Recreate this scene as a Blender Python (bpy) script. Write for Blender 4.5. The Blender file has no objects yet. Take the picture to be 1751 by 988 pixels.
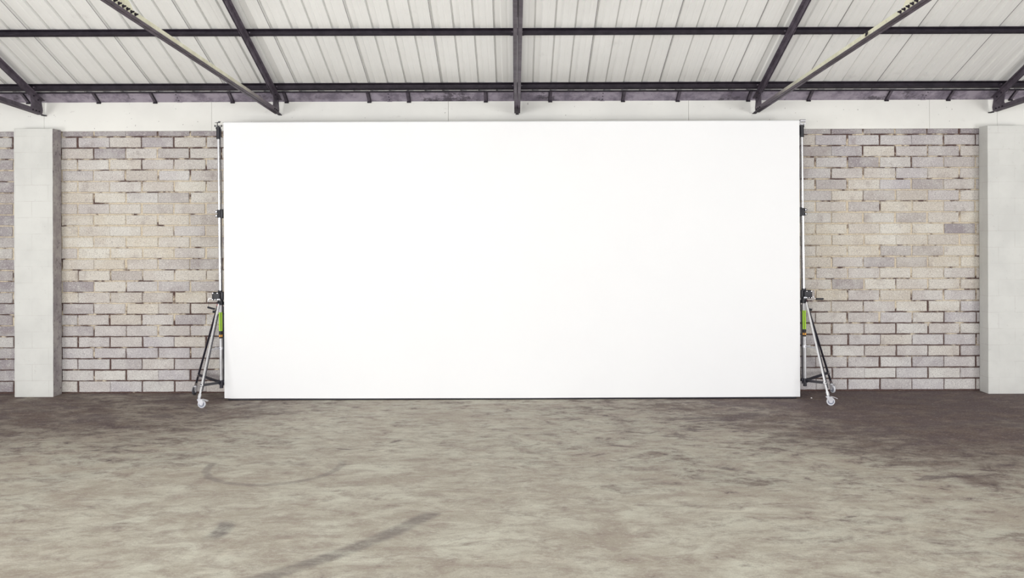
import bpy, bmesh, math, random
from mathutils import Vector, Matrix
random.seed(7)

# ------------------------------------------------------------------ camera
F = 1500.0                      # focal length in pixels of a 1751 px wide frame
PX, PY = 882.0, 385.0           # principal point
HC = 2.375                      # camera height
WALL = 12.5                     # distance to the back wall
ROLL = math.radians(0.19)
sc = bpy.context.scene
cam_d = bpy.data.cameras.new('camera')
cam = bpy.data.objects.new('camera', cam_d)
sc.collection.objects.link(cam)
sc.camera = cam
cam_d.sensor_fit = 'HORIZONTAL'
cam_d.sensor_width = 36.0
cam_d.lens = F / 1751 * 36.0
cam_d.shift_x = (875.5 - PX) / 1751
cam_d.shift_y = -(494.0 - PY) / 1751
cam_d.clip_start = 0.05
cam.matrix_world = Matrix.Translation((0, 0, HC)) @ Matrix.Rotation(math.radians(90), 4, 'X') @ Matrix.Rotation(-ROLL, 4, 'Z')

# ------------------------------------------------------------------ light
sc.view_settings.view_transform = 'Standard'
sc.view_settings.look = 'None'
sc.view_settings.gamma = 1.0
sc.view_settings.use_curve_mapping = False
sc.view_settings.exposure = -0.30
world = bpy.data.worlds.new('overcast_sky')
sc.world = world
world.use_nodes = True
bg = world.node_tree.nodes['Background']
bg.inputs[0].default_value = (0.95, 0.965, 1.0, 1)
bg.inputs[1].default_value = 1.0


def area(name, loc, aim, sx, sy, power, col):
    l = bpy.data.lights.new(name, 'AREA')
    l.shape = 'RECTANGLE'
    l.size = sx
    l.size_y = sy
    l.energy = power
    l.color = col
    o = bpy.data.objects.new(name, l)
    sc.collection.objects.link(o)
    o.location = loc
    o.rotation_euler = (Vector(aim) - Vector(loc)).to_track_quat('-Z', 'Y').to_euler()
    return o


# broad soft light added behind and left of the camera, its source unseen
area('rear_soft_light', (-1.5, -5.0, 2.3), (0.0, 12.5, 2.3), 7.0, 4.0, 1300, (1.0, 0.995, 0.985))
# added side lights, unseen, aimed to throw the stand shadows inward
area('left_side_light', (-8.8, 1.5, 1.7), (-1.5, 12.5, 2.8), 2.4, 2.6, 470, (1.0, 0.995, 0.985))
area('right_side_light', (9.6, 1.5, 1.7), (2.0, 12.5, 2.8), 2.4, 2.6, 480, (1.0, 0.995, 0.985))

# ------------------------------------------------------------------ helpers
COL = sc.collection


def at(px, py, d):
    """world point seen at photo pixel (px, py) at distance d"""
    x, y = px - PX, PY - py
    c, s = math.cos(ROLL), math.sin(ROLL)
    x, y = x * c + y * s, -x * s + y * c
    return Vector((x * d / F, d, HC + y * d / F))


def finish(name, bm, mat, parent=None, sharp=35, smooth=True):
    bmesh.ops.recalc_face_normals(bm, faces=bm.faces[:])
    me = bpy.data.meshes.new(name)
    bm.to_mesh(me)
    bm.free()
    if smooth:
        me.polygons.foreach_set('use_smooth', [True] * len(me.polygons))
        me.set_sharp_from_angle(angle=math.radians(sharp))
    me.materials.append(mat)
    o = bpy.data.objects.new(name, me)
    COL.objects.link(o)
    if parent is not None:
        o.parent = parent
        o.location = -parent_world(parent)
    return o


def parent_world(p):
    v = Vector((0, 0, 0))
    while p is not None:
        v += p.location
        p = p.parent
    return v


def thing(name, label, cat, loc=(0, 0, 0), group=None):
    o = bpy.data.objects.new(name, None)
    o.empty_display_size = 0.1
    COL.objects.link(o)
    o.location = loc
    return tag(o, label, cat, group)


def tag(o, label, cat, group=None):
    o['label'] = label
    o['category'] = cat
    if group:
        o['group'] = group
    return o


def struct(o):
    o['kind'] = 'structure'
    return o


def box(bm, lo, hi, bevel=0.0, seg=2, mat=None):
    lo, hi = Vector(lo), Vector(hi)
    c, s = (lo + hi) / 2, hi - lo
    M = Matrix.Translation(c) @ Matrix.Diagonal((s.x, s.y, s.z, 1))
    if mat is not None:
        M = mat @ M
    r = bmesh.ops.create_cube(bm, size=1.0, matrix=M)
    if bevel > 0:
        es = list({e for v in r['verts'] for e in v.link_edges})
        bmesh.ops.bevel(bm, geom=es, offset=bevel, segments=seg, affect='EDGES', profile=0.5)


def tube(bm, a, b, r1, r2=None, n=20, cap=True):
    a, b = Vector(a), Vector(b)
    if r2 is None:
        r2 = r1
    d = b - a
    q = d.to_track_quat('Z', 'Y').to_matrix().to_4x4()
    M = Matrix.Translation((a + b) / 2) @ q
    bmesh.ops.create_cone(bm, cap_ends=cap, segments=n, radius1=r1, radius2=r2, depth=d.length, matrix=M)


def path_tube(bm, pts, r, n=8):
    pts = [Vector(p) for p in pts]
    rings = []
    for i, p in enumerate(pts):
        t = (pts[min(i + 1, len(pts) - 1)] - pts[max(i - 1, 0)]).normalized()
        q = t.to_track_quat('Z', 'Y')
        rings.append([bm.verts.new(p + q @ Vector((math.cos(2 * math.pi * k / n) * r, math.sin(2 * math.pi * k / n) * r, 0))) for k in range(n)])
    for i in range(len(rings) - 1):
        for k in range(n):
            bm.faces.new((rings[i][k], rings[i][(k + 1) % n], rings[i + 1][(k + 1) % n], rings[i + 1][k]))
    bm.faces.new(rings[0])
    bm.faces.new(rings[-1])


def prism(bm, prof, a, b, up=Vector((0, 0, 1))):
    """profile [(side, up)] swept from a to b"""
    a, b = Vector(a), Vector(b)
    t = (b - a).normalized()
    side = t.cross(up).normalized()
    u = side.cross(t).normalized()
    v1 = [bm.verts.new(a + side * p[0] + u * p[1]) for p in prof]
    v2 = [bm.verts.new(b + side * p[0] + u * p[1]) for p in prof]
    n = len(prof)
    for i in range(n):
        bm.faces.new((v1[i], v1[(i + 1) % n], v2[(i + 1) % n], v2[i]))
    bm.faces.new(v1)
    bm.faces.new(v2[::-1])


# ------------------------------------------------------------------ materials
class NT:
    def __init__(self, name):
        self.m = bpy.data.materials.new(name)
        self.m.use_nodes = True
        self.t = self.m.node_tree
        self.b = self.t.nodes['Principled BSDF']

    def n(self, typ, **kw):
        nd = self.t.nodes.new(typ)
        for k, v in kw.items():
            setattr(nd, k, v)
        return nd

    def put(self, sock, v):
        if isinstance(v, bpy.types.NodeSocket):
            self.t.links.new(v, sock)
        else:
            if sock.type == 'RGBA' and len(v) == 3:
                v = (*v, 1)
            sock.default_value = v

    def coord(self, scale=(1, 1, 1), loc=(0, 0, 0), out='Object'):
        tc = self.n('ShaderNodeTexCoord')
        mp = self.n('ShaderNodeMapping')
        self.t.links.new(tc.outputs[out], mp.inputs[0])
        mp.inputs['Scale'].default_value = scale
        mp.inputs['Location'].default_value = loc
        return mp.outputs[0]

    def noise(self, vec, scale, detail=4, rough=0.55, dist=0.0):
        nd = self.n('ShaderNodeTexNoise')
        self.t.links.new(vec, nd.inputs['Vector'])
        nd.inputs['Scale'].default_value = scale
        nd.inputs['Detail'].default_value = detail
        nd.inputs['Roughness'].default_value = rough
        nd.inputs['Distortion'].default_value = dist
        return nd.outputs['Fac']

    def ramp(self, v, a, b, lo=0.0, hi=1.0):
        nd = self.n('ShaderNodeMapRange', interpolation_type='SMOOTHSTEP')
        self.put(nd.inputs['Value'], v)
        nd.inputs['From Min'].default_value = a
        nd.inputs['From Max'].default_value = b
        nd.inputs['To Min'].default_value = lo
        nd.inputs['To Max'].default_value = hi
        return nd.outputs[0]

    def math(self, op, a, b=0.0, c=0.0):
        nd = self.n('ShaderNodeMath', operation=op)
        self.put(nd.inputs[0], a)
        self.put(nd.inputs[1], b)
        self.put(nd.inputs[2], c)
        return nd.outputs[0]

    def mix(self, f, a, b, mode='MIX'):
        nd = self.n('ShaderNodeMix', data_type='RGBA', blend_type=mode)
        self.put(nd.inputs[0], f)
        self.put(nd.inputs[6], a)
        self.put(nd.inputs[7], b)
        return nd.outputs[2]

    def bump(self, h, strength, dist):
        nd = self.n('ShaderNodeBump')
        self.put(nd.inputs['Height'], h)
        nd.inputs['Strength'].default_value = strength
        nd.inputs['Distance'].default_value = dist
        self.t.links.new(nd.outputs[0], self.b.inputs['Normal'])

    def xyz(self, vec):
        nd = self.n('ShaderNodeSeparateXYZ')
        self.t.links.new(vec, nd.inputs[0])
        return nd.outputs

    def color(self, v):
        self.put(self.b.inputs['Base Color'], v)

    def set(self, rough=0.5, metal=0.0, spec=0.5):
        self.put(self.b.inputs['Roughness'], rough)
        self.put(self.b.inputs['Metallic'], metal)
        self.put(self.b.inputs['Specular IOR Level'], spec)


def rgb(r, g, b):
    f = lambda c: (c / 255 / 12.92) if c <= 10 else ((c / 255 + 0.055) / 1.055) ** 2.4
    return (f(r), f(g), f(b))


def plain(name, c, rough=0.5, metal=0.0, var=0.12, scale=14.0, spec=0.5):
    k = NT(name)
    v = k.coord()
    nz = k.noise(v, scale, 4)
    k.color(k.mix(k.ramp(nz, 0.3, 0.7), tuple(x * (1 - var) for x in c), tuple(min(1, x * (1 + var)) for x in c)))
    k.set(rough, metal, spec)
    return k.m


M = {}

# concrete block
k = NT('concrete_block')
v = k.coord()
at_ = k.n('ShaderNodeAttribute', attribute_name='tone')
sp = k.xyz(at_.outputs['Vector'])
s = k.xyz(v)
warm = k.mix(sp[0], (0.47, 0.445, 0.46), (0.58, 0.53, 0.45))
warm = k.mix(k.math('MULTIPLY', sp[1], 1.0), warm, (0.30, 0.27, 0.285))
patch = k.math('ADD', k.math('MULTIPLY', k.ramp(k.noise(v, 3.0, 4), 0.42, 0.62), 0.8), k.math('MULTIPLY', sp[2], 1.5))
c1 = k.mix(k.math('MULTIPLY', patch, 0.35), warm, (0.70, 0.695, 0.66))
speck = k.noise(v, 75, 2, 0.7)
c1 = k.mix(k.ramp(speck, 0.52, 0.64, 0, 0.5), c1, (0.15, 0.12, 0.13))
sp2 = k.noise(k.coord(loc=(3, 5, 9)), 60, 3, 0.7)
c1 = k.mix(k.ramp(sp2, 0.55, 0.65, 0, 0.35), c1, (0.86, 0.84, 0.80))
dirt = k.ramp(k.noise(v, 4.5, 5, 0.65), 0.54, 0.74, 0, 0.45)
c1 = k.mix(dirt, c1, (0.27, 0.22, 0.21))
chip = k.noise(k.coord(loc=(8, 2, 4)), 9, 5, 0.7)
c1 = k.mix(k.ramp(chip, 0.70, 0.74, 0, 0.7), c1, (0.12, 0.09, 0.09))
k.color(c1)
k.set(0.93, 0, 0.2)
k.bump(speck, 0.6, 0.006)
M['block'] = k.m

# mortar: sandy where pointed, brown-black where shade of recessed joints is painted in
k = NT('mortar')
v = k.coord()
s = k.xyz(v)
nz = k.noise(v, 3.6, 4, 0.65)
band = k.math('ABSOLUTE', k.math('SUBTRACT', s[2], 2.35))
t = k.math('ADD', nz, k.math('MULTIPLY', band, -0.12))
sandy = k.ramp(t, 0.32, 0.44)
c1 = k.mix(sandy, (0.09, 0.055, 0.05), (0.62, 0.54, 0.42))
c1 = k.mix(k.ramp(k.noise(v, 40, 3), 0.4, 0.7, 0, 0.35), c1, (0.2, 0.15, 0.13))
k.color(c1)
k.set(0.95, 0, 0.1)
k.bump(k.noise(v, 90, 3), 0.5, 0.004)
M['mortar'] = k.m

# painted blockwork pier
def joints(k):
    q = k.xyz(k.coord())
    cb = k.n('ShaderNodeCombineXYZ')
    k.put(cb.inputs[0], k.math('ADD', q[0], q[1]))
    k.put(cb.inputs[1], q[2])
    br = k.n('ShaderNodeTexBrick')
    k.t.links.new(cb.outputs[0], br.inputs['Vector'])
    br.inputs['Scale'].default_value = 1.0
    br.inputs['Brick Width'].default_value = 0.457
    br.inputs['Row Height'].default_value = 0.2275
    br.inputs['Mortar Size'].default_value = 0.0035
    br.inputs['Mortar Smooth'].default_value = 0.6
    return br.outputs['Fac']


k = NT('white_painted_blockwork')
v = k.coord()
c1 = k.mix(k.ramp(k.noise(v, 2.0, 4), 0.3, 0.7), (0.57, 0.57, 0.55), (0.64, 0.64, 0.615))
c1 = k.mix(k.ramp(k.noise(v, 22, 4, 0.7), 0.62, 0.72, 0, 0.3), c1, (0.35, 0.32, 0.31))
jf = joints(k)
c1 = k.mix(k.math('MULTIPLY', jf, k.ramp(k.noise(v, 3, 3), 0.4, 0.62, 0.1, 0.5)), c1, (0.42, 0.38, 0.37))
k.color(c1)
k.set(0.75, 0, 0.3)
k.bump(k.math('SUBTRACT', k.math('MULTIPLY', k.noise(v, 70, 3), 0.5), jf), 0.3, 0.003)
M['pier'] = k.m
k = NT('grimy_shaded_blockwork')  # grime, plus the unlit side's shade put into the grey
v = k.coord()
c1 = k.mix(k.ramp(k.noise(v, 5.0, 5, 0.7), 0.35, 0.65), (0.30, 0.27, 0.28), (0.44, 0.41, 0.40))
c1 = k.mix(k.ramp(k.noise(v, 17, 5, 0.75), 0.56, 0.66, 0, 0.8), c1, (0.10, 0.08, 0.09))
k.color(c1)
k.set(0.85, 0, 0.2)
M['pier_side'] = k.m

# white board above the blocks
k = NT('white_fascia_board')
v = k.coord()
c1 = k.mix(k.ramp(k.noise(v, 1.2, 4), 0.3, 0.7), (0.72, 0.715, 0.685), (0.78, 0.775, 0.74))
c1 = k.mix(k.ramp(k.noise(v, 26, 2, 0.5), 0.73, 0.76, 0, 0.6), c1, (0.22, 0.2, 0.2))
c1 = k.mix(k.ramp(k.noise(k.coord((1, 1, 3)), 3.2, 5, 0.7), 0.62, 0.74, 0, 0.35), c1, (0.45, 0.42, 0.40))
k.color(c1)
k.set(0.7, 0, 0.3)
M['fascia'] = k.m

# floor
k = NT('stained_concrete')
v = k.coord()
s = k.xyz(v)
big = k.noise(k.coord((0.8, 1, 1)), 0.34, 6, 0.62, 0.4)
mid = k.noise(k.coord((0.65, 1, 1), (4, 2, 0)), 1.9, 9, 0.72, 0.5)
fine = k.noise(k.coord((0.6, 1, 1), (9, 1, 0)), 6.0, 9, 0.78, 0.4)
spots = k.noise(k.coord((0.6, 1, 1), (1, 7, 0)), 2.6, 5, 0.6, 0.6)
grain = k.noise(v, 80, 4, 0.75)
c1 = k.mix(k.ramp(mid, 0.34, 0.66), (0.37, 0.33, 0.27), (0.585, 0.575, 0.49))
c1 = k.mix(k.ramp(fine, 0.42, 0.62, 0, 0.55), c1, (0.27, 0.215, 0.185))
pale = k.noise(k.coord((0.6, 1, 1), (2, 3, 0)), 3.4, 7, 0.7, 0.5)
c1 = k.mix(k.ramp(pale, 0.56, 0.70, 0, 0.5), c1, (0.64, 0.615, 0.52))
# stains plus painted light falloff, darker by the wall and at both ends
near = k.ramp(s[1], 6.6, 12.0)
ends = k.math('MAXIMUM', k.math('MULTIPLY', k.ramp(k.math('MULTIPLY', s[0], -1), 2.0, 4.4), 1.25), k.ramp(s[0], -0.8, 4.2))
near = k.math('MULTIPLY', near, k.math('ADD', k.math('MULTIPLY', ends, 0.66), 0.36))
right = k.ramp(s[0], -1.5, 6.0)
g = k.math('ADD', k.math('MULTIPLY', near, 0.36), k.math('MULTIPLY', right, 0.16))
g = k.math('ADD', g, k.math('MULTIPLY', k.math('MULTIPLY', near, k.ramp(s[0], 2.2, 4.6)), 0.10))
stain_shade = k.math('ADD', k.math('MULTIPLY', big, 0.7), g)
stain_shade = k.math('ADD', stain_shade, k.math('MULTIPLY', mid, 0.85))
stain_shade = k.math('ADD', stain_shade, k.math('MULTIPLY', fine, 0.55))
c1 = k.mix(k.ramp(stain_shade, 1.08, 1.62, 0, 0.90), c1, (0.085, 0.057, 0.052))
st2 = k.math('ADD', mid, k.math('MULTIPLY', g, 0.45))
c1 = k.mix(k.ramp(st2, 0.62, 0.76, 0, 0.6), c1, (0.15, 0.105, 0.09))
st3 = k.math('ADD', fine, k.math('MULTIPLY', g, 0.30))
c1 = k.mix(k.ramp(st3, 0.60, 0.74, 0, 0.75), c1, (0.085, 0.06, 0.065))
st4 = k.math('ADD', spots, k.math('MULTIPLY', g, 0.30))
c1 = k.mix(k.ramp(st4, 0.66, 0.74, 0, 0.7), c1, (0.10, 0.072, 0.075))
worn = k.noise(k.coord((0.5, 1, 1), (6, 1, 3)), 5.0, 8, 0.8, 0.5)
c1 = k.mix(k.ramp(worn, 0.52, 0.68, 0, 0.42), c1, (0.34, 0.27, 0.23))
c1 = k.mix(k.ramp(grain, 0.50, 0.70, 0, 0.40), c1, (0.17, 0.14, 0.13))
g2 = k.noise(k.coord((0.7, 1, 1), (5, 5, 5)), 45, 3, 0.7)
c1 = k.mix(k.ramp(g2, 0.56, 0.70, 0, 0.30), c1, (0.72, 0.70, 0.64))


def arc_mask(cx, cy, R, w, test=None, strength=0.5):
    """rubber mark along a circle; test = (dx, dy, lo, hi) keeps one stretch of it"""
    x = k.math('SUBTRACT', s[0], cx)
    y = k.math('SUBTRACT', s[1], cy)
    d = k.math('SQRT', k.math('ADD', k.math('MULTIPLY', x, x), k.math('MULTIPLY', y, y)))
    d = k.math('ABSOLUTE', k.math('SUBTRACT', d, R))
    m = k.ramp(d, w * 0.35, w, 1, 0)
    for dx, dy, lo, hi in (test or []):
        q = k.math('ADD', k.math('MULTIPLY', x, dx), k.math('MULTIPLY', y, dy))
        m = k.math('MULTIPLY', m, k.ramp(q, lo, hi))
    m = k.math('MULTIPLY', m, k.ramp(fine, 0.3, 0.6, 0.4, 1))
    return k.math('MULTIPLY', m, strength)


marks = [
    arc_mask(-2.39, 8.70, 0.65, 0.055, [(0, -1, -0.35, 0.1)], 0.42),
    arc_mask(-4.6, 9.2, 4.36, 0.11, [(1, 0, 2.2, 3.0), (0, -1, 1.9, 2.0)], 0.60),
    arc_mask(-2.86, 6.86, 0.56, 0.10, [(1, 0, 0.42, 0.50), (0, 1, -0.26, -0.12), (0, -1, -0.26, -0.12)], 0.75),
]
for m_ in marks:
    c1 = k.mix(m_, c1, (0.13, 0.115, 0.115))
k.color(c1)
k.put(k.b.inputs['Roughness'], k.ramp(mid, 0.3, 0.7, 0.62, 0.85))
k.put(k.b.inputs['Specular IOR Level'], 0.3)
k.bump(k.math('ADD', fine, k.math('MULTIPLY', grain, 0.3)), 0.25, 0.01)
M['floor'] = k.m

# roof lining sheet
k = NT('white_profiled_sheet')
v = k.coord()
c1 = k.mix(k.ramp(k.noise(v, 0.8, 4), 0.3, 0.7), (0.80, 0.80, 0.785), (0.86, 0.86, 0.845))
c1 = k.mix(k.ramp(k.noise(k.coord((1, 1, 1)), 2.2, 6, 0.7), 0.60, 0.76, 0, 0.2), c1, (0.40, 0.37, 0.36))
k.color(c1)
k.set(0.65, 0, 0.3)
M['sheet'] = k.m
M['sheet_seam'] = plain('dark_sheet_lap', (0.12, 0.10, 0.12), 0.8)

# painted steel
k = NT('purple_grey_painted_steel')
v = k.coord()
c1 = k.mix(k.ramp(k.noise(v, 5, 6, 0.7), 0.35, 0.7), (0.060, 0.048, 0.066), (0.135, 0.112, 0.145))
c1 = k.mix(k.ramp(k.noise(v, 30, 4, 0.7), 0.60, 0.72, 0, 0.5), c1, (0.035, 0.028, 0.04))
k.color(c1)
k.set(0.6, 0, 0.4)
M['steel'] = k.m
k = NT('dark_purlin_steel')
v = k.coord()
k.color(k.mix(k.ramp(k.noise(v, 8, 5, 0.7), 0.35, 0.7), (0.014, 0.010, 0.017), (0.030, 0.023, 0.034)))
k.set(0.65, 0, 0.3)
M['dark_steel'] = k.m
k = NT('dirty_gutter_steel')
v = k.coord()
c1 = k.mix(k.ramp(k.noise(v, 3.5, 6, 0.7), 0.38, 0.62), (0.17, 0.145, 0.19), (0.36, 0.32, 0.385))
c1 = k.mix(k.ramp(k.noise(k.coord(loc=(4, 0, 1)), 1.8, 8, 0.8), 0.55, 0.62, 0, 0.8), c1, (0.055, 0.045, 0.06))
c1 = k.mix(k.ramp(k.noise(k.coord(loc=(7, 3, 1)), 2.4, 8, 0.85), 0.62, 0.68, 0, 0.7), c1, (0.6, 0.58, 0.6))
k.color(c1)
k.set(0.6, 0, 0.4)
M['gutter'] = k.m
# tie bar: cream in mid span, blending to purple grey near the foot
k = NT('cream_tie')
v = k.coord()
s = k.xyz(v)
c1 = k.mix(k.ramp(k.noise(v, 6, 5, 0.7), 0.3, 0.7), (0.66, 0.64, 0.48), (0.80, 0.79, 0.64))
c1 = k.mix(k.ramp(k.noise(v, 25, 4, 0.7), 0.62, 0.72, 0, 0.6), c1, (0.2, 0.16, 0.12))
g = k.math('ADD', s[1], k.math('MULTIPLY', k.noise(v, 3, 4), 1.2))
c1 = k.mix(k.ramp(g, 10.5, 12.3), c1, (0.17, 0.145, 0.17))
k.color(c1)
k.set(0.6, 0, 0.3)
M['cream'] = k.m

# backdrop and stands
k = NT('white_backdrop_vinyl')
v = k.coord()
k.color(k.mix(k.noise(v, 1.5, 3), (0.79, 0.795, 0.81), (0.81, 0.815, 0.83)))
k.set(0.7, 0, 0.3)
M['backdrop'] = k.m
M['chrome'] = plain('polished_steel_tube', (0.80, 0.80, 0.82), 0.22, 1.0, 0.04)
M['alu'] = plain('satin_aluminium', (0.72, 0.72, 0.74), 0.38, 0.9, 0.06)
M['fork'] = plain('zinc_caster_fork', (0.62, 0.62, 0.66), 0.4, 0.6, 0.08)
M['black'] = plain('black_coated_metal', (0.014, 0.013, 0.022), 0.4, 0.0, 0.2)
M['blackp'] = plain('black_plastic', (0.012, 0.012, 0.018), 0.5, 0.0, 0.2)
M['tyre'] = plain('grey_rubber_tyre', (0.62, 0.63, 0.68), 0.5, 0.0, 0.1)
M['tyre_dark'] = plain('dark_rubber_tyre', (0.05, 0.05, 0.06), 0.6, 0.0, 0.1)
M['disc'] = plain('slate_wheel_disc', (0.22, 0.235, 0.30), 0.5, 0.0, 0.08)
M['hub'] = plain('pale_wheel_hub', (0.62, 0.63, 0.68), 0.45, 0.1, 0.06)
M['green'] = plain('lime_green_label', (0.42, 0.72, 0.05), 0.5, 0.0, 0.03)
M['orange'] = plain('orange_label', (0.75, 0.36, 0.06), 0.5, 0.0, 0.05)
M['red'] = plain('red_plastic', (0.5, 0.015, 0.02), 0.45, 0.0, 0.05)
M['white_chip'] = plain('white_chip', (0.75, 0.75, 0.75), 0.7)

# ------------------------------------------------------------------ setting
XL, XR = -14.0, 14.0
YB = -6.0
# floor
bm = bmesh.new()
box(bm, (XL, YB, -0.12), (XR, WALL + 0.25, 0.0))
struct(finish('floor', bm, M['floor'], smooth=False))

# back wall core (mortar bed) with the blocks proud of it
PITCH_X, PITCH_Z, Z0 = 0.4570, 0.1580, 0.018
FASCIA_Z, FASCIA_T = 3.730, 4.140
bm = bmesh.new()
box(bm, (XL, WALL + 0.006, 0.0), (XR, WALL + 0.22, FASCIA_T + 0.02))
wall = struct(finish('wall_back', bm, M['mortar'], smooth=False))
bm = bmesh.new()
tone = bm.verts.layers.float_vector.new('tone')
nrow = int((FASCIA_Z + 0.05 - Z0) / PITCH_Z) + 1
for r in range(nrow):
    off = -5.328 + (0.0 if r % 2 == 0 else PITCH_X / 2) - 20 * PITCH_X
    z0 = Z0 + r * PITCH_Z
    z1 = min(z0 + PITCH_Z, FASCIA_Z + 0.04)
    if r == 0:
        z0 = 0.012
    for c in range(0, 64):
        x0 = off + c * PITCH_X
        if x0 < -13.9 or x0 > 13.4:
            continue
        j = random.uniform(0.006, 0.0095)
        jx = random.uniform(-0.008, 0.008)
        ch = random.uniform(-0.002, 0.002)
        n0 = len(bm.verts)
        lo = Vector((x0 + j + jx, WALL - 0.006 + ch, z0 + j + random.uniform(-.002, .002)))
        hi = Vector((x0 + PITCH_X - j + jx + random.uniform(-0.006, 0.006), WALL + 0.05, z1 - j + random.uniform(-.002, .002)))
        if hi.z - lo.z < 0.03:
            continue
        # rounded, slightly wobbly front outline
        cx, cz = (lo.x + hi.x) / 2, (lo.z + hi.z) / 2
        rings = []
        for inset, yy in ((0.0, WALL + 0.05), (0.0, lo.y + 0.010), (0.006, lo.y)):
            ring = []
            nx, nz_ = 8, 3
            pts = []
            for i in range(nx):
                pts.append((lo.x + (hi.x - lo.x) * i / nx, lo.z))
            for i in range(nz_):
                pts.append((hi.x, lo.z + (hi.z - lo.z) * i / nz_))
            for i in range(nx):
                pts.append((hi.x - (hi.x - lo.x) * i / nx, hi.z))
            for i in range(nz_):
                pts.append((lo.x, hi.z - (hi.z - lo.z) * i / nz_))
            rings.append((inset, yy, pts))
        wob = [(random.uniform(-0.0025, 0.0025), random.uniform(-0.0025, 0.0025)) for _ in rings[0][2]]
        vr = []
        for inset, yy, pts in rings:
            ring = []
            for (x, z), (wx, wz) in zip(pts, wob):
                sx = -inset if x > cx else inset
                sz = -inset if z > cz else inset
                if lo.x + 0.02 < x < hi.x - 0.02:
                    sx = 0
                if lo.z + 0.02 < z < hi.z - 0.02:
                    sz = 0
                ring.append(bm.verts.new((x + sx + wx, yy, z + sz + wz)))
            vr.append(ring)
        n = len(vr[0])
        for a in range(2):
            for i in range(n):
                bm.faces.new((vr[a][i], vr[a][(i + 1) % n], vr[a + 1][(i + 1) % n], vr[a + 1][i]))
        bm.faces.new(vr[2])
        # block tone: beige in the middle courses, greyer above and below
        hgt = (z0 + z1) / 2
        beige = max(0.0, 1.0 - abs(hgt - 2.2) / 1.5)
        w = min(1.0, max(0.0, 0.15 + 0.75 * beige + random.gauss(0, 0.22)))
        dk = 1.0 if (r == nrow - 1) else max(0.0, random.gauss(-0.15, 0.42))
        if x0 < -6.95:
            dk = max(dk, random.uniform(0.5, 1.1))
        dk = min(dk, 1.0)
        pl = 0.5 if random.random() < 0.16 else 0.0
        for vv in [q for ring in vr for q in ring]:
            vv[tone] = (w, dk, pl)
finish('blockwork', bm, M['block'], wall, smooth=False)

# white board strip with its joints
for i, (x0, x1) in enumerate([(XL, -6.70), (-6.70, -4.32), (-4.32, -0.955), (-0.955, 2.462), (2.462, 5.886), (5.886, 6.85), (6.85, XR)]):
    bm = bmesh.new()
    box(bm, (x0 + 0.0015, WALL - 0.028, FASCIA_Z), (x1 - 0.0015, WALL - 0.008, FASCIA_T + 0.03), 0.0015, 1)
    struct(finish('trim_%d' % (i + 1), bm, M['fascia']))

# roof lining: profiled sheet, pans and upward ribs
ROOF_T = 0.383


def roof_z(y):
    return 4.327 + ROOF_T * (12.1 - y) if y > 3.0 else 4.327 + ROOF_T * (12.1 - 3.0) - ROOF_T * (3.0 - y)


P = 0.25
ph = (848.6 - PX) * 12.1 / F
bm = bmesh.new()
prof = []
n0 = int((XL - ph) / P)
n1 = int((XR - ph) / P)
for i in range(n0, n1):
    x = ph + i * P
    for dx, dz in ((0, 0), (0.003, 0.042), (0.015, 0.042), (0.022, 0.022), (0.086, 0.020), (0.100, 0.0), (0.160, 0.0), (0.166, 0.003), (0.184, 0.003), (0.190, 0)):
        prof.append((x + dx, dz))
ys = [WALL + 0.3, 3.0, YB]
rows = []
for y in ys:
    rows.append([bm.verts.new((x, y, roof_z(y) + dz)) for x, dz in prof])
for a in range(2):
    for i in range(len(prof) - 1):
        bm.faces.new((rows[a][i], rows[a][i + 1], rows[a + 1][i + 1], rows[a + 1][i]))
roof = finish('ceiling', bm, M['sheet'], smooth=False)
md = roof.modifiers.new('thickness', 'SOLIDIFY')
md.thickness = 0.003
md.offset = 1
struct(roof)
# dark lap lines where one sheet overlaps the next
for i, kx in enumerate([q for q in range(n0 + 1, n1) if q % 4 == 1]):
    bm = bmesh.new()
    x = ph + kx * P - 0.006
    vs = [bm.verts.new(p) for p in ((x, 12.6, roof_z(12.6) - 0.0005), (x + 0.005, 12.6, roof_z(12.6) - 0.0005), (x + 0.005, 3.0, roof_z(3.0) - 0.0005), (x, 3.0, roof_z(3.0) - 0.0005))]
    bm.faces.new(vs)
    r = bmesh.ops.extrude_face_region(bm, geom=bm.faces[:])
    for q in r['geom']:
        if isinstance(q, bmesh.types.BMVert):
            q.co.z -= 0.002
    finish('sheet_lap', bm, M['sheet_seam'], roof, smooth=False)

# ------------------------------------------------------------------ pilasters
PR = 0.265
def pilaster(x0, x1, label):
    top = 3.745
    bm = bmesh.new()
    box(bm, (x0, WALL - PR, 0.0), (x1, WALL - 0.030, top), 0.007, 2)
    bmesh.ops.subdivide_edges(bm, edges=[e for e in bm.edges if e.calc_length() > 0.15], cuts=24, use_grid_fill=True)
    for vv in bm.verts:
        vv.co.x += 0.0022 * math.sin(vv.co.z * 37 + vv.co.y * 9) * math.sin(vv.co.z * 13)
    o = finish('pilaster', bm, M['pier'], None, 30)
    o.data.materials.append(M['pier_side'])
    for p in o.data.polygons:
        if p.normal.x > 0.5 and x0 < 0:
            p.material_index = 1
    return tag(o, label, 'pillar', 'white painted block pilasters on the back wall')


xl0 = at(24, 450, WALL - PR).x
xl1 = at(90.5, 450, WALL - PR).x
pilaster(xl0, xl1, 'white painted block pilaster left of the backdrop, with grimy grey side, its shade painted in')
xr0 = at(1689.5, 450, WALL - PR).x
pilaster(xr0, xr0 + 0.56, 'white painted block pilaster at the right edge of the picture')

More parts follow.
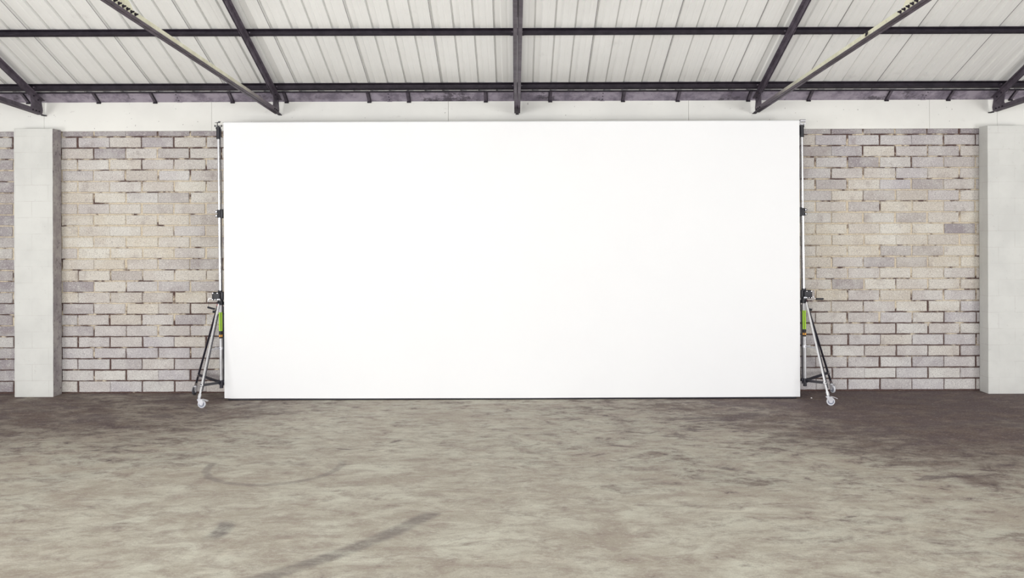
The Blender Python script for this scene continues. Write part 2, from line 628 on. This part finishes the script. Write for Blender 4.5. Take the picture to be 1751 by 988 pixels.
# ------------------------------------------------------------------ purlins, gutter
def purlin(y, h, label, name='purlin'):
    bm = bmesh.new()
    zt = roof_z(y) - 0.004
    # channel section: web toward the wall, two flanges
    prof = [(-0.05, 0), (0.0, 0), (0.0, -h), (-0.05, -h), (-0.05, -h + 0.006), (-0.006, -h + 0.006), (-0.006, -0.006), (-0.05, -0.006)]
    v1, v2 = [], []
    for dy, dz in prof:
        yy = y + dy + 0.05
        v1.append(bm.verts.new((XL, yy, zt + dz - ROOF_T * (dy + 0.05))))
        v2.append(bm.verts.new((XR - 0.3, yy, zt + dz - ROOF_T * (dy + 0.05))))
    n = len(prof)
    for i in range(n):
        bm.faces.new((v1[i], v1[(i + 1) % n], v2[(i + 1) % n], v2[i]))
    bm.faces.new(v1)
    bm.faces.new(v2[::-1])
    o = finish(name, bm, M['dark_steel'], smooth=False)
    return tag(o, label, 'beam')


purlin(12.06, 0.074, 'dark steel purlin running along the eaves just above the grey gutter')
purlin(10.83, 0.062, 'dark steel purlin crossing the ceiling near the top of the picture')
ga, gb = Vector((0, 12.475, 4.137)), Vector((0, 12.285, 4.250))
gt = thing('eaves_gutter', 'long grey purple steel gutter under the roof edge above the white boards', 'gutter', (0, 12.4, 4.14))
bm = bmesh.new()
vs = []
for y, z in ((12.50, 4.137), (12.475, 4.137), (12.285, 4.250), (12.283, 4.254), (12.31, 4.243), (12.49, 4.146)):
    vs.append((bm.verts.new((XL, y, z)), bm.verts.new((XR - 0.3, y, z))))
for i in range(len(vs)):
    a, b = vs[i], vs[(i + 1) % len(vs)]
    bm.faces.new((a[0], a[1], b[1], b[0]))
bm.faces.new([q[0] for q in vs])
bm.faces.new([q[1] for q in vs][::-1])
finish('trough', bm, M['gutter'], gt, smooth=False)
bm = bmesh.new()
box(bm, (XL, 12.262, 4.236), (XR - 0.3, 12.281, 4.2565), 0.004, 2)
finish('rolled_lip', bm, M['dark_steel'], gt, smooth=False)
nrm = Vector((0, -(gb - ga).z, (gb - ga).y)).normalized()
if nrm.z > 0:
    nrm = -nrm
def strap(px, w, th, mat, name, extend=0.0):
    bm = bmesh.new()
    x = (px - PX) * 12.4 / F
    a = Vector((x, ga.y, ga.z)) - (gb - ga).normalized() * 0.006
    b = Vector((x, gb.y, gb.z)) + (gb - ga).normalized() * extend
    prism(bm, [(-w / 2, 0.0), (w / 2, 0.0), (w / 2, th), (-w / 2, th)], a + nrm * 0.001, b + nrm * 0.001, up=nrm)
    return finish(name, bm, mat, gt, smooth=False)
for px in (45, 166, 263, 396, 489, 631, 699, 831, 942, 1067, 1161, 1282, 1386, 1520, 1626, 1733, -60, 1850):
    b_ = strap(px, 0.045, 0.006, M['steel'], 'gutter_bracket', 0.02)
    bm = bmesh.new()
    x = (px - PX) * 12.4 / F
    box(bm, (x - 0.028, 12.447, 4.118), (x + 0.028, 12.471, 4.136), 0.002, 1)
    o = finish('bracket_foot', bm, M['dark_steel'], b_, smooth=False)
    bm = bmesh.new()
    sgn = -1 if px < PX else 1
    prism(bm, [(-0.004, 0), (0.004, 0), (0.004, 0.02), (-0.004, 0.02)], Vector((x - sgn * 0.026, ga.y, ga.z)) + nrm * 0.001, Vector((x - sgn * 0.026, gb.y, gb.z)) + nrm * 0.001, up=nrm)
    finish('bracket_edge', bm, M['dark_steel'], b_, smooth=False)
for px in (305, 666, 1031, 1583):
    s_ = strap(px, 0.07, 0.003, M['gutter'], 'joint_cover')
    x = (px - PX) * 12.4 / F
    for t_ in (0.2, 0.5, 0.8):
        bm = bmesh.new()
        c = Vector((x, ga.y, ga.z)).lerp(Vector((x, gb.y, gb.z)), t_) + nrm * 0.003
        tube(bm, c, c + nrm * 0.005, 0.008, n=10)
        finish('rivet', bm, M['dark_steel'], s_)

# ------------------------------------------------------------------ roof trusses
def truss(x0, label, cream):
    t = thing('roof_truss', label, 'roof truss', (x0, 12.3, 3.95), 'steel roof trusses')
    RD, RW, G = 0.075, 0.046, 0.005
    tie_mat = M['cream'] if cream else M['steel']
    zr = lambda y: roof_z(y) - 0.078       # top of rafter
    a, b = Vector((x0, 12.36, zr(12.36))), Vector((x0, 3.0, zr(3.0)))
    for sg in (-1, 1):
        bm = bmesh.new()
        prof = [(sg * G, 0), (sg * (G + RW), 0), (sg * (G + RW), -0.006), (sg * (G + 0.006), -0.006), (sg * (G + 0.006), -RD), (sg * G, -RD)]
        prism(bm, prof, a, b)
        finish('rafter', bm, M['steel'], t, smooth=False)
    # rising tie
    tz = lambda y: 3.957 + 0.052 * (12.3 - y)
    ya, yb = 12.34, 7.0
    p, q = Vector((x0, ya, tz(ya))), Vector((x0, yb, tz(yb)))
    for sg in (-1, 1):
        inner = (sg > 0) == (x0 < 0)
        bm = bmesh.new()
        prof = [(sg * G, 0.0), (sg * (G + 0.006), 0.0), (sg * (G + 0.006), 0.062), (sg * G, 0.062)]
        prism(bm, prof, p, q)
        o = finish('tie_web', bm, tie_mat, t, smooth=False)
        bm = bmesh.new()
        prof = [(sg * G, -0.006), (sg * (G + 0.036), -0.006), (sg * (G + 0.036), 0.0), (sg * G, 0.0)]
        prism(bm, prof, p, q)
        finish('tie_flange', bm, M['steel'], t, smooth=False)  # grey on cream ties too: shade of the underside put into the colour
    # level tie across the middle of the building
    bm = bmesh.new()
    prism(bm, [(-0.03, 0), (0.03, 0), (0.03, 0.06), (-0.03, 0.06)], (x0, 6.99, tz(7.0) + 0.002), (x0, -1.0, tz(7.0) + 0.002))
    finish('middle_tie', bm, M['steel'], t, smooth=False)
    # foot gusset, standing in the gap between the angles
    bm = bmesh.new()
    pts = [(12.36, tz(12.3) - 0.004), (12.06, tz(12.06) + 0.01), (12.10, 4.06), (12.05, zr(12.05) - 0.03), (12.36, zr(12.36) - 0.02), (12.395, 4.02), (12.385, 3.98)]
    vv1 = [bm.verts.new((x0 - 0.0045, y, z)) for y, z in pts]
    vv2 = [bm.verts.new((x0 + 0.0045, y, z)) for y, z in pts]
    for i in range(len(pts)):
        j = (i + 1) % len(pts)
        bm.faces.new((vv1[i], vv1[j], vv2[j], vv2[i]))
    bm.faces.new(vv1)
    bm.faces.new(vv2[::-1])
    g_ = finish('foot_gusset', bm, M['steel'], t, smooth=False)
    # bearing cleat onto the wall
    bm = bmesh.new()
    box(bm, (x0 - 0.022, 12.385, 3.945), (x0 + 0.022, 12.471, 3.957), 0.001, 1)
    finish('wall_cleat', bm, M['dark_steel'], t, smooth=False)
    for (y, z) in ((12.12, tz(12.12) + 0.03), (12.2, tz(12.2) + 0.03), (12.28, tz(12.28) + 0.03), (12.14, zr(12.14) - 0.045), (12.25, zr(12.25) - 0.045)):
        bm = bmesh.new()
        tube(bm, (x0 - 0.024, y, z), (x0 + 0.024, y, z), 0.010, n=6)
        finish('bolt', bm, M['dark_steel'], t, smooth=False)
    # mid-span gusset with a row of bolts and the struts rising from it
    bm = bmesh.new()
    pts = [(7.72, tz(7.72) + 0.01), (7.02, tz(7.02) + 0.01), (7.02, tz(7.02) + 0.16), (7.30, tz(7.3) + 0.24), (7.62, tz(7.6) + 0.10)]
    vv1 = [bm.verts.new((x0 - 0.0045, y, z)) for y, z in pts]
    vv2 = [bm.verts.new((x0 + 0.0045, y, z)) for y, z in pts]
    for i in range(len(pts)):
        j = (i + 1) % len(pts)
        bm.faces.new((vv1[i], vv1[j], vv2[j], vv2[i]))
    bm.faces.new(vv1)
    bm.faces.new(vv2[::-1])
    finish('tie_gusset', bm, tie_mat, t, smooth=False)
    for y in (7.68, 7.60, 7.52, 7.44, 7.36, 7.28, 7.20):
        z = tz(y) + 0.034
        bm = bmesh.new()
        tube(bm, (x0 - 0.022, y, z), (x0 + 0.022, y, z), 0.015, n=6)
        tube(bm, (x0 - 0.040, y, z), (x0 + 0.040, y, z), 0.008, n=10)
        finish('bolt', bm, M['dark_steel'], t, smooth=False)
    for (y0, y1) in ((7.34, 8.6), (7.25, 5.0)):
        for sg in (-1, 1):
            bm = bmesh.new()
            prism(bm, [(sg * G, -0.025), (sg * (G + 0.04), -0.025), (sg * (G + 0.04), -0.02), (sg * (G + 0.005), -0.02), (sg * (G + 0.005), 0.025), (sg * G, 0.025)],
                  (x0, y0, tz(y0) + 0.09), (x0, y1, zr(y1) - 0.04))
            finish('strut', bm, M['cream'] if cream else M['steel'], t, smooth=False)
    # purlin cleats
    for y in (12.06, 10.83):
        for sg in (-1, 1):
            bm = bmesh.new()
            a_, b_ = sorted((sg * 0.006, sg * 0.085))
            box(bm, (x0 + a_, y + 0.0555, roof_z(y + 0.056) - 0.066), (x0 + b_, y + 0.0615, roof_z(y + 0.06) - 0.012))
            tube(bm, (x0 + sg * 0.06, y + 0.035, roof_z(y) - 0.055), (x0 + sg * 0.06, y - 0.008, roof_z(y) - 0.05), 0.011, n=6)
            finish('purlin_cleat', bm, M['steel'], t, smooth=False)
    return t


truss(-6.68, 'dark steel roof truss at the far left, ending above the left pilaster', False)
truss(-3.34, 'steel roof truss with cream tie bar, ending above the backdrop left end', True)
truss(0.025, 'dark steel roof truss seen end on in the centre', False)
tr = truss(3.39, 'steel roof truss with cream tie bar, ending above the backdrop right end', True)
truss(6.74, 'dark steel roof truss at the far right, ending above the right pilaster', False)
# small dark hook clipped on the right cream tie
bm = bmesh.new()
hy = 8.42
hz = 3.957 + 0.052 * (12.3 - hy) + 0.062
path_tube(bm, [(3.372, hy + 0.02, hz - 0.04), (3.372, hy + 0.01, hz + 0.006), (3.385, hy, hz + 0.012), (3.372, hy - 0.02, hz - 0.012), (3.362, hy - 0.04, hz - 0.03), (3.36, hy - 0.01, hz - 0.04)], 0.006, 8)
finish('hook', bm, M['dark_steel'], tr)

# ------------------------------------------------------------------ backdrop
SD = 11.955
xa, xb = at(383, 450, SD).x, at(1367.5, 450, SD).x
ztop = 3.772
bt = thing('backdrop', 'huge plain white photographic backdrop hanging between two wheeled stands', 'backdrop', ((xa + xb) / 2, SD, 0))
bm = bmesh.new()
NX, NZ = 80, 24
grid = []
for j in range(NZ + 1):
    z = 0.026 + (ztop - 0.026) * j / NZ
    row = []
    for i in range(NX + 1):
        u = i / NX
        x = xa + (xb - xa) * u
        w = 0.004 * math.sin(u * 21) * (1 - j / NZ) + 0.003 * math.sin(u * 9 + 1)
        zz = z
        if j == 0:
            zz -= 0.004 * math.sin(u * math.pi)
        if j < 2 and i == 0:
            zz += 0.006 if j == 0 else 0
        row.append(bm.verts.new((x, SD + w, zz)))
    grid.append(row)
# wrap over the crossbar
for kk in range(1, 7):
    ang = math.radians(kk * 28)
    row = []
    for i in range(NX + 1):
        u = i / NX
        x = xa + (xb - xa) * u
        row.append(bm.verts.new((x, SD + 0.024 - 0.024 * math.cos(ang) + 0.003 * math.sin(u * 9 + 1), ztop + 0.024 * math.sin(ang))))
    grid.append(row)
for j in range(len(grid) - 1):
    for i in range(NX):
        bm.faces.new((grid[j][i], grid[j][i + 1], grid[j + 1][i + 1], grid[j + 1][i]))
o = finish('cloth', bm, M['backdrop'], bt, smooth=False)
md = o.modifiers.new('thickness', 'SOLIDIFY')
md.thickness = 0.0015
md.offset = 0
bm = bmesh.new()
tube(bm, (xa + 0.05, SD + 0.014, 0.0125), (xb - 0.05, SD + 0.014, 0.0125), 0.0115, n=12)
finish('bottom_bar', bm, M['black'], bt)['label'] = 'black weight pipe along the bottom edge'
bm = bmesh.new()
tube(bm, (xa - 0.012, SD + 0.026, ztop), (xb + 0.012, SD + 0.026, ztop), 0.019, n=20)
finish('crossbar', bm, M['alu'], bt)

# ------------------------------------------------------------------ wheeled wind-up stands
def caster(parent, pos, heading, brake, wheel_mat):
    """swivel caster, wheel on the floor at pos, axle across heading"""
    h = Vector((math.cos(heading), math.sin(heading), 0))
    sd = Vector((-h.y, h.x, 0))
    R = 0.053
    c = Vector((pos.x, pos.y, R))
    piv = c - h * 0.035
    bm = bmesh.new()
    # two cheeks, each a leaning plate, and the swivel head
    for sg in (-1, 1):
        o_ = sd * sg * 0.019
        pts = [c + o_ + h * 0.016 + Vector((0, 0, -0.018)), c + o_ + h * -0.018 + Vector((0, 0, -0.016)), piv + o_ - h * 0.022 + Vector((0, 0, 0.058)), piv + o_ + h * 0.05 + Vector((0, 0, 0.062)), c + o_ + h * 0.03 + Vector((0, 0, 0.02))]
        v1 = [bm.verts.new(p + sd * 0.0015) for p in pts]
        v2 = [bm.verts.new(p - sd * 0.0015) for p in pts]
        for i in range(5):
            j = (i + 1) % 5
            bm.faces.new((v1[i], v1[j], v2[j], v2[i]))
        bm.faces.new(v1)
        bm.faces.new(v2[::-1])
    tube(bm, piv + Vector((0, 0, 0.056)), piv + Vector((0, 0, 0.066)), 0.030, 0.026, n=20)
    tube(bm, piv + Vector((0, 0, 0.066)), piv + Vector((0, 0, 0.082)), 0.017, n=16)
    tube(bm, c - sd * 0.026, c + sd * 0.026, 0.007, n=8)
    f = finish('caster', bm, M['fork'], parent, 30)
    bm = bmesh.new()
    prof = [(0.0, 0.012), (0.026, 0.012), (0.036, 0.009), (0.040, 0.012), (0.049, 0.0115), (0.053, 0.007)]
    full = [(r, w) for r, w in prof] + [(r, -w) for r, w in reversed(prof)]
    n = 36
    prev = None
    first = None
    for i in range(n):
        a = 2 * math.pi * i / n
        ring = [bm.verts.new(c + (h * math.cos(a) + Vector((0, 0, 1)) * math.sin(a)) * r + sd * w) for r, w in full[1:-1]]
        if prev:
            for q in range(len(ring) - 1):
                bm.faces.new((prev[q], prev[q + 1], ring[q + 1], ring[q]))
        else:
            first = ring
        prev = ring
    for q in range(len(prev) - 1):
        bm.faces.new((prev[q], prev[q + 1], first[q + 1], first[q]))
    finish('wheel', bm, wheel_mat, f, 30)
    bm = bmesh.new()
    tube(bm, c - sd * 0.0135, c + sd * 0.0135, 0.038, n=32)
    finish('wheel_disc', bm, M['disc'] if wheel_mat is not M['tyre_dark'] else M['tyre_dark'], f, 30)
    bm = bmesh.new()
    tube(bm, c - sd * 0.021, c + sd * 0.021, 0.014, n=20)
    tube(bm, c - sd * 0.028, c + sd * 0.028, 0.007, n=12)
    finish('wheel_hub', bm, M['hub'] if wheel_mat is not M['tyre_dark'] else M['fork'], f, 30)
    if brake:
        bm = bmesh.new()
        a0 = c + h * 0.005 + Vector((0, 0, 0.062))
        a1 = c + h * 0.055 + Vector((0, 0, 0.05))
        a2 = c + h * 0.082 + Vector((0, 0, 0.036))
        for (p, q, w) in ((a0, a1, 0.020), (a1, a2, 0.022)):
            prism(bm, [(-w, 0), (w, 0), (w, 0.005), (-w, 0.005)], p, q)
        finish('brake_lever', bm, M['fork'], f, smooth=False)
    return piv + Vector((0, 0, 0.08))


def stand(top, base, feet, side, label, crank):
    """side = -1 for the left stand, +1 for the right one"""
    t = thing('wind_up_stand', label, 'light stand', (base.x, base.y, 0), 'wheeled stands holding the backdrop')
    ax = (top - base).normalized()
    def on(z):
        return base + ax * ((z - base.z) / ax.z)
    # main column
    bm = bmesh.new()
    tube(bm, on(0.19), on(1.30), 0.0225, n=24)
    finish('column', bm, M['alu'], t)
    bm = bmesh.new()
    dx = -side * 0.036
    tube(bm, on(0.20) + Vector((dx, 0.0, 0)), on(1.28) + Vector((dx, 0.0, 0)), 0.009, n=12)
    finish('guide_rod', bm, M['black'], t)
    bm = bmesh.new()
    c2 = Vector((-side * 0.009, -0.0275, 0))
    tube(bm, on(0.25) + c2, on(1.31) + c2, 0.0035, n=10)
    finish('cable', bm, M['black'], t)
    bm = bmesh.new()
    tube(bm, on(1.30), on(2.56), 0.0185, n=20)
    finish('lower_riser', bm, M['chrome'], t)
    bm = bmesh.new()
    tube(bm, on(2.56), on(3.60), 0.0145, n=20)
    finish('upper_riser', bm, M['chrome'], t)
    # base collar
    bm = bmesh.new()
    tube(bm, on(0.215), on(0.275), 0.036, n=24)
    tube(bm, on(0.165), on(0.215), 0.024, n=16)
    box(bm, on(0.245) + Vector((min(dx * 1.25, 0), -0.012, -0.022)), on(0.245) + Vector((max(dx * 1.25, 0), 0.012, 0.022)), 0.004)
    finish('base_collar', bm, M['black'], t, 30)
    # top collar carrying the legs
    bm = bmesh.new()
    tube(bm, on(1.30), on(1.365), 0.038, n=24)
    for a in range(3):
        d = (feet[a] - base)
        d.z = 0
        d.normalize()
        p = on(1.325) + d * 0.045
        w = Vector((-d.y, d.x, 0))
        tube(bm, p - w * 0.02, p + w * 0.02, 0.017, n=16)
    finish('leg_collar', bm, M['blackp'], t, 30)
    # labels on the column
    bm = bmesh.new()
    tube(bm, on(0.945), on(1.20), 0.0237, n=24)
    finish('label_sleeve', bm, M['green'], t)['label'] = 'lime green label around the column'
    bm = bmesh.new()
    tube(bm, on(0.845), on(0.944), 0.0240, n=24)
    bs = finish('warning_band', bm, M['blackp'], t)
    bm = bmesh.new()
    tube(bm, on(0.865), on(0.895), 0.0244, n=24)
    finish('warning_sticker', bm, M['orange'], bs)['label'] = 'orange sticker on the black band'
    # winch
    wc = on(1.425)
    bm = bmesh.new()
    a, b = sorted((wc.x + side * 0.098, wc.x - side * 0.012))
    box(bm, (a, wc.y - 0.062, wc.z - 0.060), (b, wc.y + 0.012, wc.z + 0.055), 0.020, 4)
    a, b = sorted((wc.x - side * 0.008, wc.x - side * 0.046))
    box(bm, (a, wc.y - 0.030, wc.z - 0.060), (b, wc.y + 0.012, wc.z + 0.055), 0.008, 3)
    tube(bm, on(1.37), on(1.50), 0.030, n=20)
    w_ = finish('winch', bm, M['blackp'], t, 30)
    for sx, sz in ((0.082, 0.042), (0.082, -0.045), (0.02, 0.042), (0.02, -0.045), (0.05, -0.045)):
        p = Vector((wc.x + side * sx, wc.y - 0.060, wc.z + sz - 0.002))
        bm = bmesh.new()
        tube(bm, p, p + Vector((0, -0.008, 0)), 0.0055, n=8)
        finish('bolt', bm, M['chrome'], w_)
    bm = bmesh.new()
    box(bm, (wc.x - 0.020, wc.y - 0.068, wc.z - 0.056), (wc.x + 0.016, wc.y - 0.050, wc.z - 0.036), 0.004)
    finish('winch_badge', bm, M['hub'], w_, 30)
    # crank
    bm = bmesh.new()
    p0 = Vector((wc.x + side * 0.09, wc.y - 0.03, wc.z - 0.040))
    if crank == 'down':
        path = [p0, p0 + Vector((side * 0.030, 0, 0.004)), p0 + Vector((side * 0.050, -0.01, 0.012)), p0 + Vector((side * 0.058, -0.012, -0.015)), p0 + Vector((side * 0.054, -0.012, -0.118))]
        h0 = path[-1] + Vector((side * 0.010, -0.006, 0.006))
        h1 = h0 + Vector((-side * 0.10, -0.03, -0.022))
    else:
        path = [p0, p0 + Vector((side * 0.030, 0, 0.004)), p0 + Vector((side * 0.036, -0.01, -0.022)), p0 + Vector((side * 0.060, -0.02, -0.026))]
        h0 = path[-1] - Vector((side * 0.006, 0, 0))
        h1 = h0 + Vector((side * 0.10, -0.01, 0.001))
    path_tube(bm, path, 0.0065, 10)
    cr = finish('crank', bm, M['chrome'], w_, 60)
    bm = bmesh.new()
    tube(bm, h0, h1, 0.014, 0.013, n=16)
    tube(bm, h1, h1 + (h1 - h0).normalized() * 0.006, 0.013, 0.008, n=16)
    finish('crank_handle', bm, M['blackp'], cr, 30)
    # red release catch
    bm = bmesh.new()
    rc = on(1.325) + Vector((side * 0.022, -0.045, -0.012))
    box(bm, rc - Vector((0.010, 0.008, 0.026)), rc + Vector((0.010, 0.008, 0.026)), 0.004)
    finish('release_catch', bm, M['red'], t, 30)
    # riser clamp
    cc = on(2.545)
    bm = bmesh.new()
    tube(bm, on(2.49), on(2.60), 0.026, n=20)
    for dz in (0.028, -0.028):
        tube(bm, cc + Vector((side * 0.030, -0.03, dz)), cc + Vector((side * 0.030, 0.03, dz)), 0.019, n=20)
    a, b = sorted((cc.x - side * 0.02, cc.x - side * 0.052))
    box(bm, (a, cc.y - 0.02, cc.z - 0.062), (b, cc.y + 0.02, cc.z + 0.062), 0.005)
    rl = finish('riser_clamp', bm, M['blackp'], t, 30)
    for dz in (0.028, -0.028):
        bm = bmesh.new()
        p = cc + Vector((side * 0.030, -0.03, dz))
        tube(bm, p, p + Vector((0, -0.006, 0)), 0.008, n=12)
        finish('bolt', bm, M['chrome'], rl)
    # top sleeve
    bm = bmesh.new()
    tube(bm, on(3.565), on(3.715), 0.027, n=20)
    tube(bm, on(3.700), on(3.730), 0.033, n=20)
    tube(bm, on(3.59) + Vector((dx * 0.95, 0, 0)), on(3.70) + Vector((dx * 0.95, 0, 0)), 0.009, n=10)
    finish('top_sleeve', bm, M['blackp'], t, 30)
    bm = bmesh.new()
    q = on(3.735)
    tube(bm, on(3.728), q + Vector((0, 0, 0.015)), 0.012, n=12)
    box(bm, q + Vector((-0.055, -0.006, 0.006)), q + Vector((0.055, 0.02, 0.013)), 0.002, 1)
    for sx in (-0.045, 0.045):
        tube(bm, q + Vector((sx, 0.0, -0.004)), q + Vector((sx, 0.0, 0.024)), 0.0065, n=8)
    tube(bm, q + Vector((-0.012, 0, 0.01)), q + Vector((-0.012, 0, 0.062)), 0.006, n=8)
    sp_ = finish('mounting_bracket', bm, M['fork'] if side > 0 else M['black'], t, 30)
    bm = bmesh.new()
    if side < 0:
        box(bm, q + Vector((-0.045, -0.008, 0.05)), q + Vector((0.02, 0.008, 0.056)), 0.002, 1)
        box(bm, q + Vector((0.0, -0.008, 0.056)), q + Vector((0.03, 0.008, 0.072)), 0.002, 1)
    else:
        tube(bm, q + Vector((-0.028, -0.01, 0.052)), q + Vector((0.045, -0.01, 0.052)), 0.020, n=16)
    finish('hook_clamp', bm, M['fork'] if side > 0 else M['black'], sp_, 30)
    # lifting cable
    bm = bmesh.new()
    cdx = -side * 0.027
    path_tube(bm, [on(z) + Vector((cdx - side * 0.004 * math.sin((z - 1.4) * 1.4), -0.004, 0)) for z in [1.47 + (3.60 - 1.47) * i / 16 for i in range(17)]], 0.006, 8)
    finish('cable', bm, M['black'], t, 60)
    # mid ring and its arm to the legs
    ring_z = 0.71
    bm = bmesh.new()
    tube(bm, on(ring_z - 0.016), on(ring_z + 0.016), 0.033, n=20)
    d0 = feet[0] - base
    d0.z = 0
    rp = on(ring_z)
    # feet and legs
    hp = [on(1.325) + Vector(((feet[a].x - base.x), (feet[a].y - base.y), 0)).normalized() * 0.045 for a in range(3)]
    arm_ends = []
    for a in range(3):
        d = Vector((feet[a].x - base.x, feet[a].y - base.y, 0)).normalized()
        heads = (math.radians(4 if side > 0 else -4), math.radians(-100 if side < 0 else -75), math.radians(160))
        topc = caster(t, feet[a], heads[a] if a != 0 else (math.radians(-6)), a == 0, M['tyre_dark'] if (side < 0 and a == 1) else M['tyre'])
        bl = bmesh.new()
        tube(bl, hp[a], topc, 0.0140, n=20)
        lg = finish('leg', bl, M['chrome'] if a == 0 else M['black'], t)
        if a == 0:
            # thin second tube running alongside
            bl = bmesh.new()
            w = Vector((-d.y, d.x, 0)) * (0.026 * (1 if side < 0 else 1))
            tube(bl, hp[a].lerp(topc, 0.12) + w, hp[a].lerp(topc, 0.93) + w, 0.007, n=10)
            finish('leg_rod', bl, M['black'], lg)
        bl = bmesh.new()
        tube(bl, hp[a].lerp(topc, 0.965), topc + (topc - hp[a]).normalized() * 0.003, 0.021, n=16)
        tube(bl, hp[a].lerp(topc, 0.86), hp[a].lerp(topc, 0.885), 0.021, n=16)
        finish('leg_ferrule', bl, M['chrome'], lg, 30)
        # brace
        bl = bmesh.new()
        pb = hp[a].lerp(topc, 0.872)
        pa = on(0.245) + d * 0.034
        u = (pb - pa).normalized()
        prism(bl, [(-0.011, -0.016), (0.011, -0.016), (0.011, 0.016), (-0.011, 0.016)], pa, pb + u * 0.02)
        br = finish('brace', bl, M['black'], t, smooth=False)
        wv = Vector((-d.y, d.x, 0))
        bl = bmesh.new()
        tube(bl, pb - wv * 0.028, pb + wv * 0.028, 0.008, n=10)
        finish('brace_bolt', bl, M['chrome'], br, 30)
        arm_ends.append(hp[a].lerp(topc, (1.325 - ring_z) / (1.325 - topc.z) * 0.98))
    for e in arm_ends[:1]:
        d = (e - rp)
        tube(bm, rp, rp + d * 0.85, 0.008, n=10)
        tube(bm, rp + Vector((side * 0.03, -0.01, 0)), rp + Vector((side * 0.075, -0.02, 0.006)), 0.013, n=12)
    finish('ring_clamp', bm, M['fork'], t, 30)
    # leg locking knob on the rear leg
    kp = hp[1].lerp(feet[1] + Vector((0, 0, 0.13)), 0.10)
    bm = bmesh.new()
    tube(bm, kp + Vector((-side * 0.01, -0.03, 0)), kp + Vector((side * 0.03, -0.05, 0)), 0.019, 0.015, n=14)
    finish('locking_knob', bm, M['blackp'], t, 30)
    return t


SY = 11.985
Lt, Lb = at(373.2, 215, SY), at(378.6, 655, SY)
def foot(px, d):
    p = at(px, 690, d)
    return Vector((p.x, p.y, 0))
stand(Lt, Lb, [foot(345, 11.47), foot(332.5, 12.36), Vector((Lb.x + 0.52, 12.28, 0))], -1,
      'wheeled silver and black wind-up stand at the left end of the backdrop', 'down')
Rt, Rb = at(1371.0, 215, SY), at(1376.5, 655, SY)
stand(Rt, Rb, [foot(1420.5, 11.50), foot(1424, 12.36), Vector((Rb.x - 0.50, 12.28, 0))], 1,
      'wheeled silver and black wind-up stand at the right end of the backdrop', 'out')

# small white chip lying on the floor by the right stand
bm = bmesh.new()
bmesh.ops.create_icosphere(bm, subdivisions=2, radius=0.012)
for vv in bm.verts:
    vv.co *= random.uniform(0.8, 1.15)
    vv.co.z *= 0.6
cp = at(1386, 681, 12.0)
for vv in bm.verts:
    vv.co.z = max(vv.co.z, -0.006)
o = finish('paint_chip', bm, M['white_chip'])
o.location = (cp.x, 2.375 * F / (681 + 1.7 - PY), 0.0062)
tag(o, 'tiny white chip lying on the floor beside the right stand', 'debris')
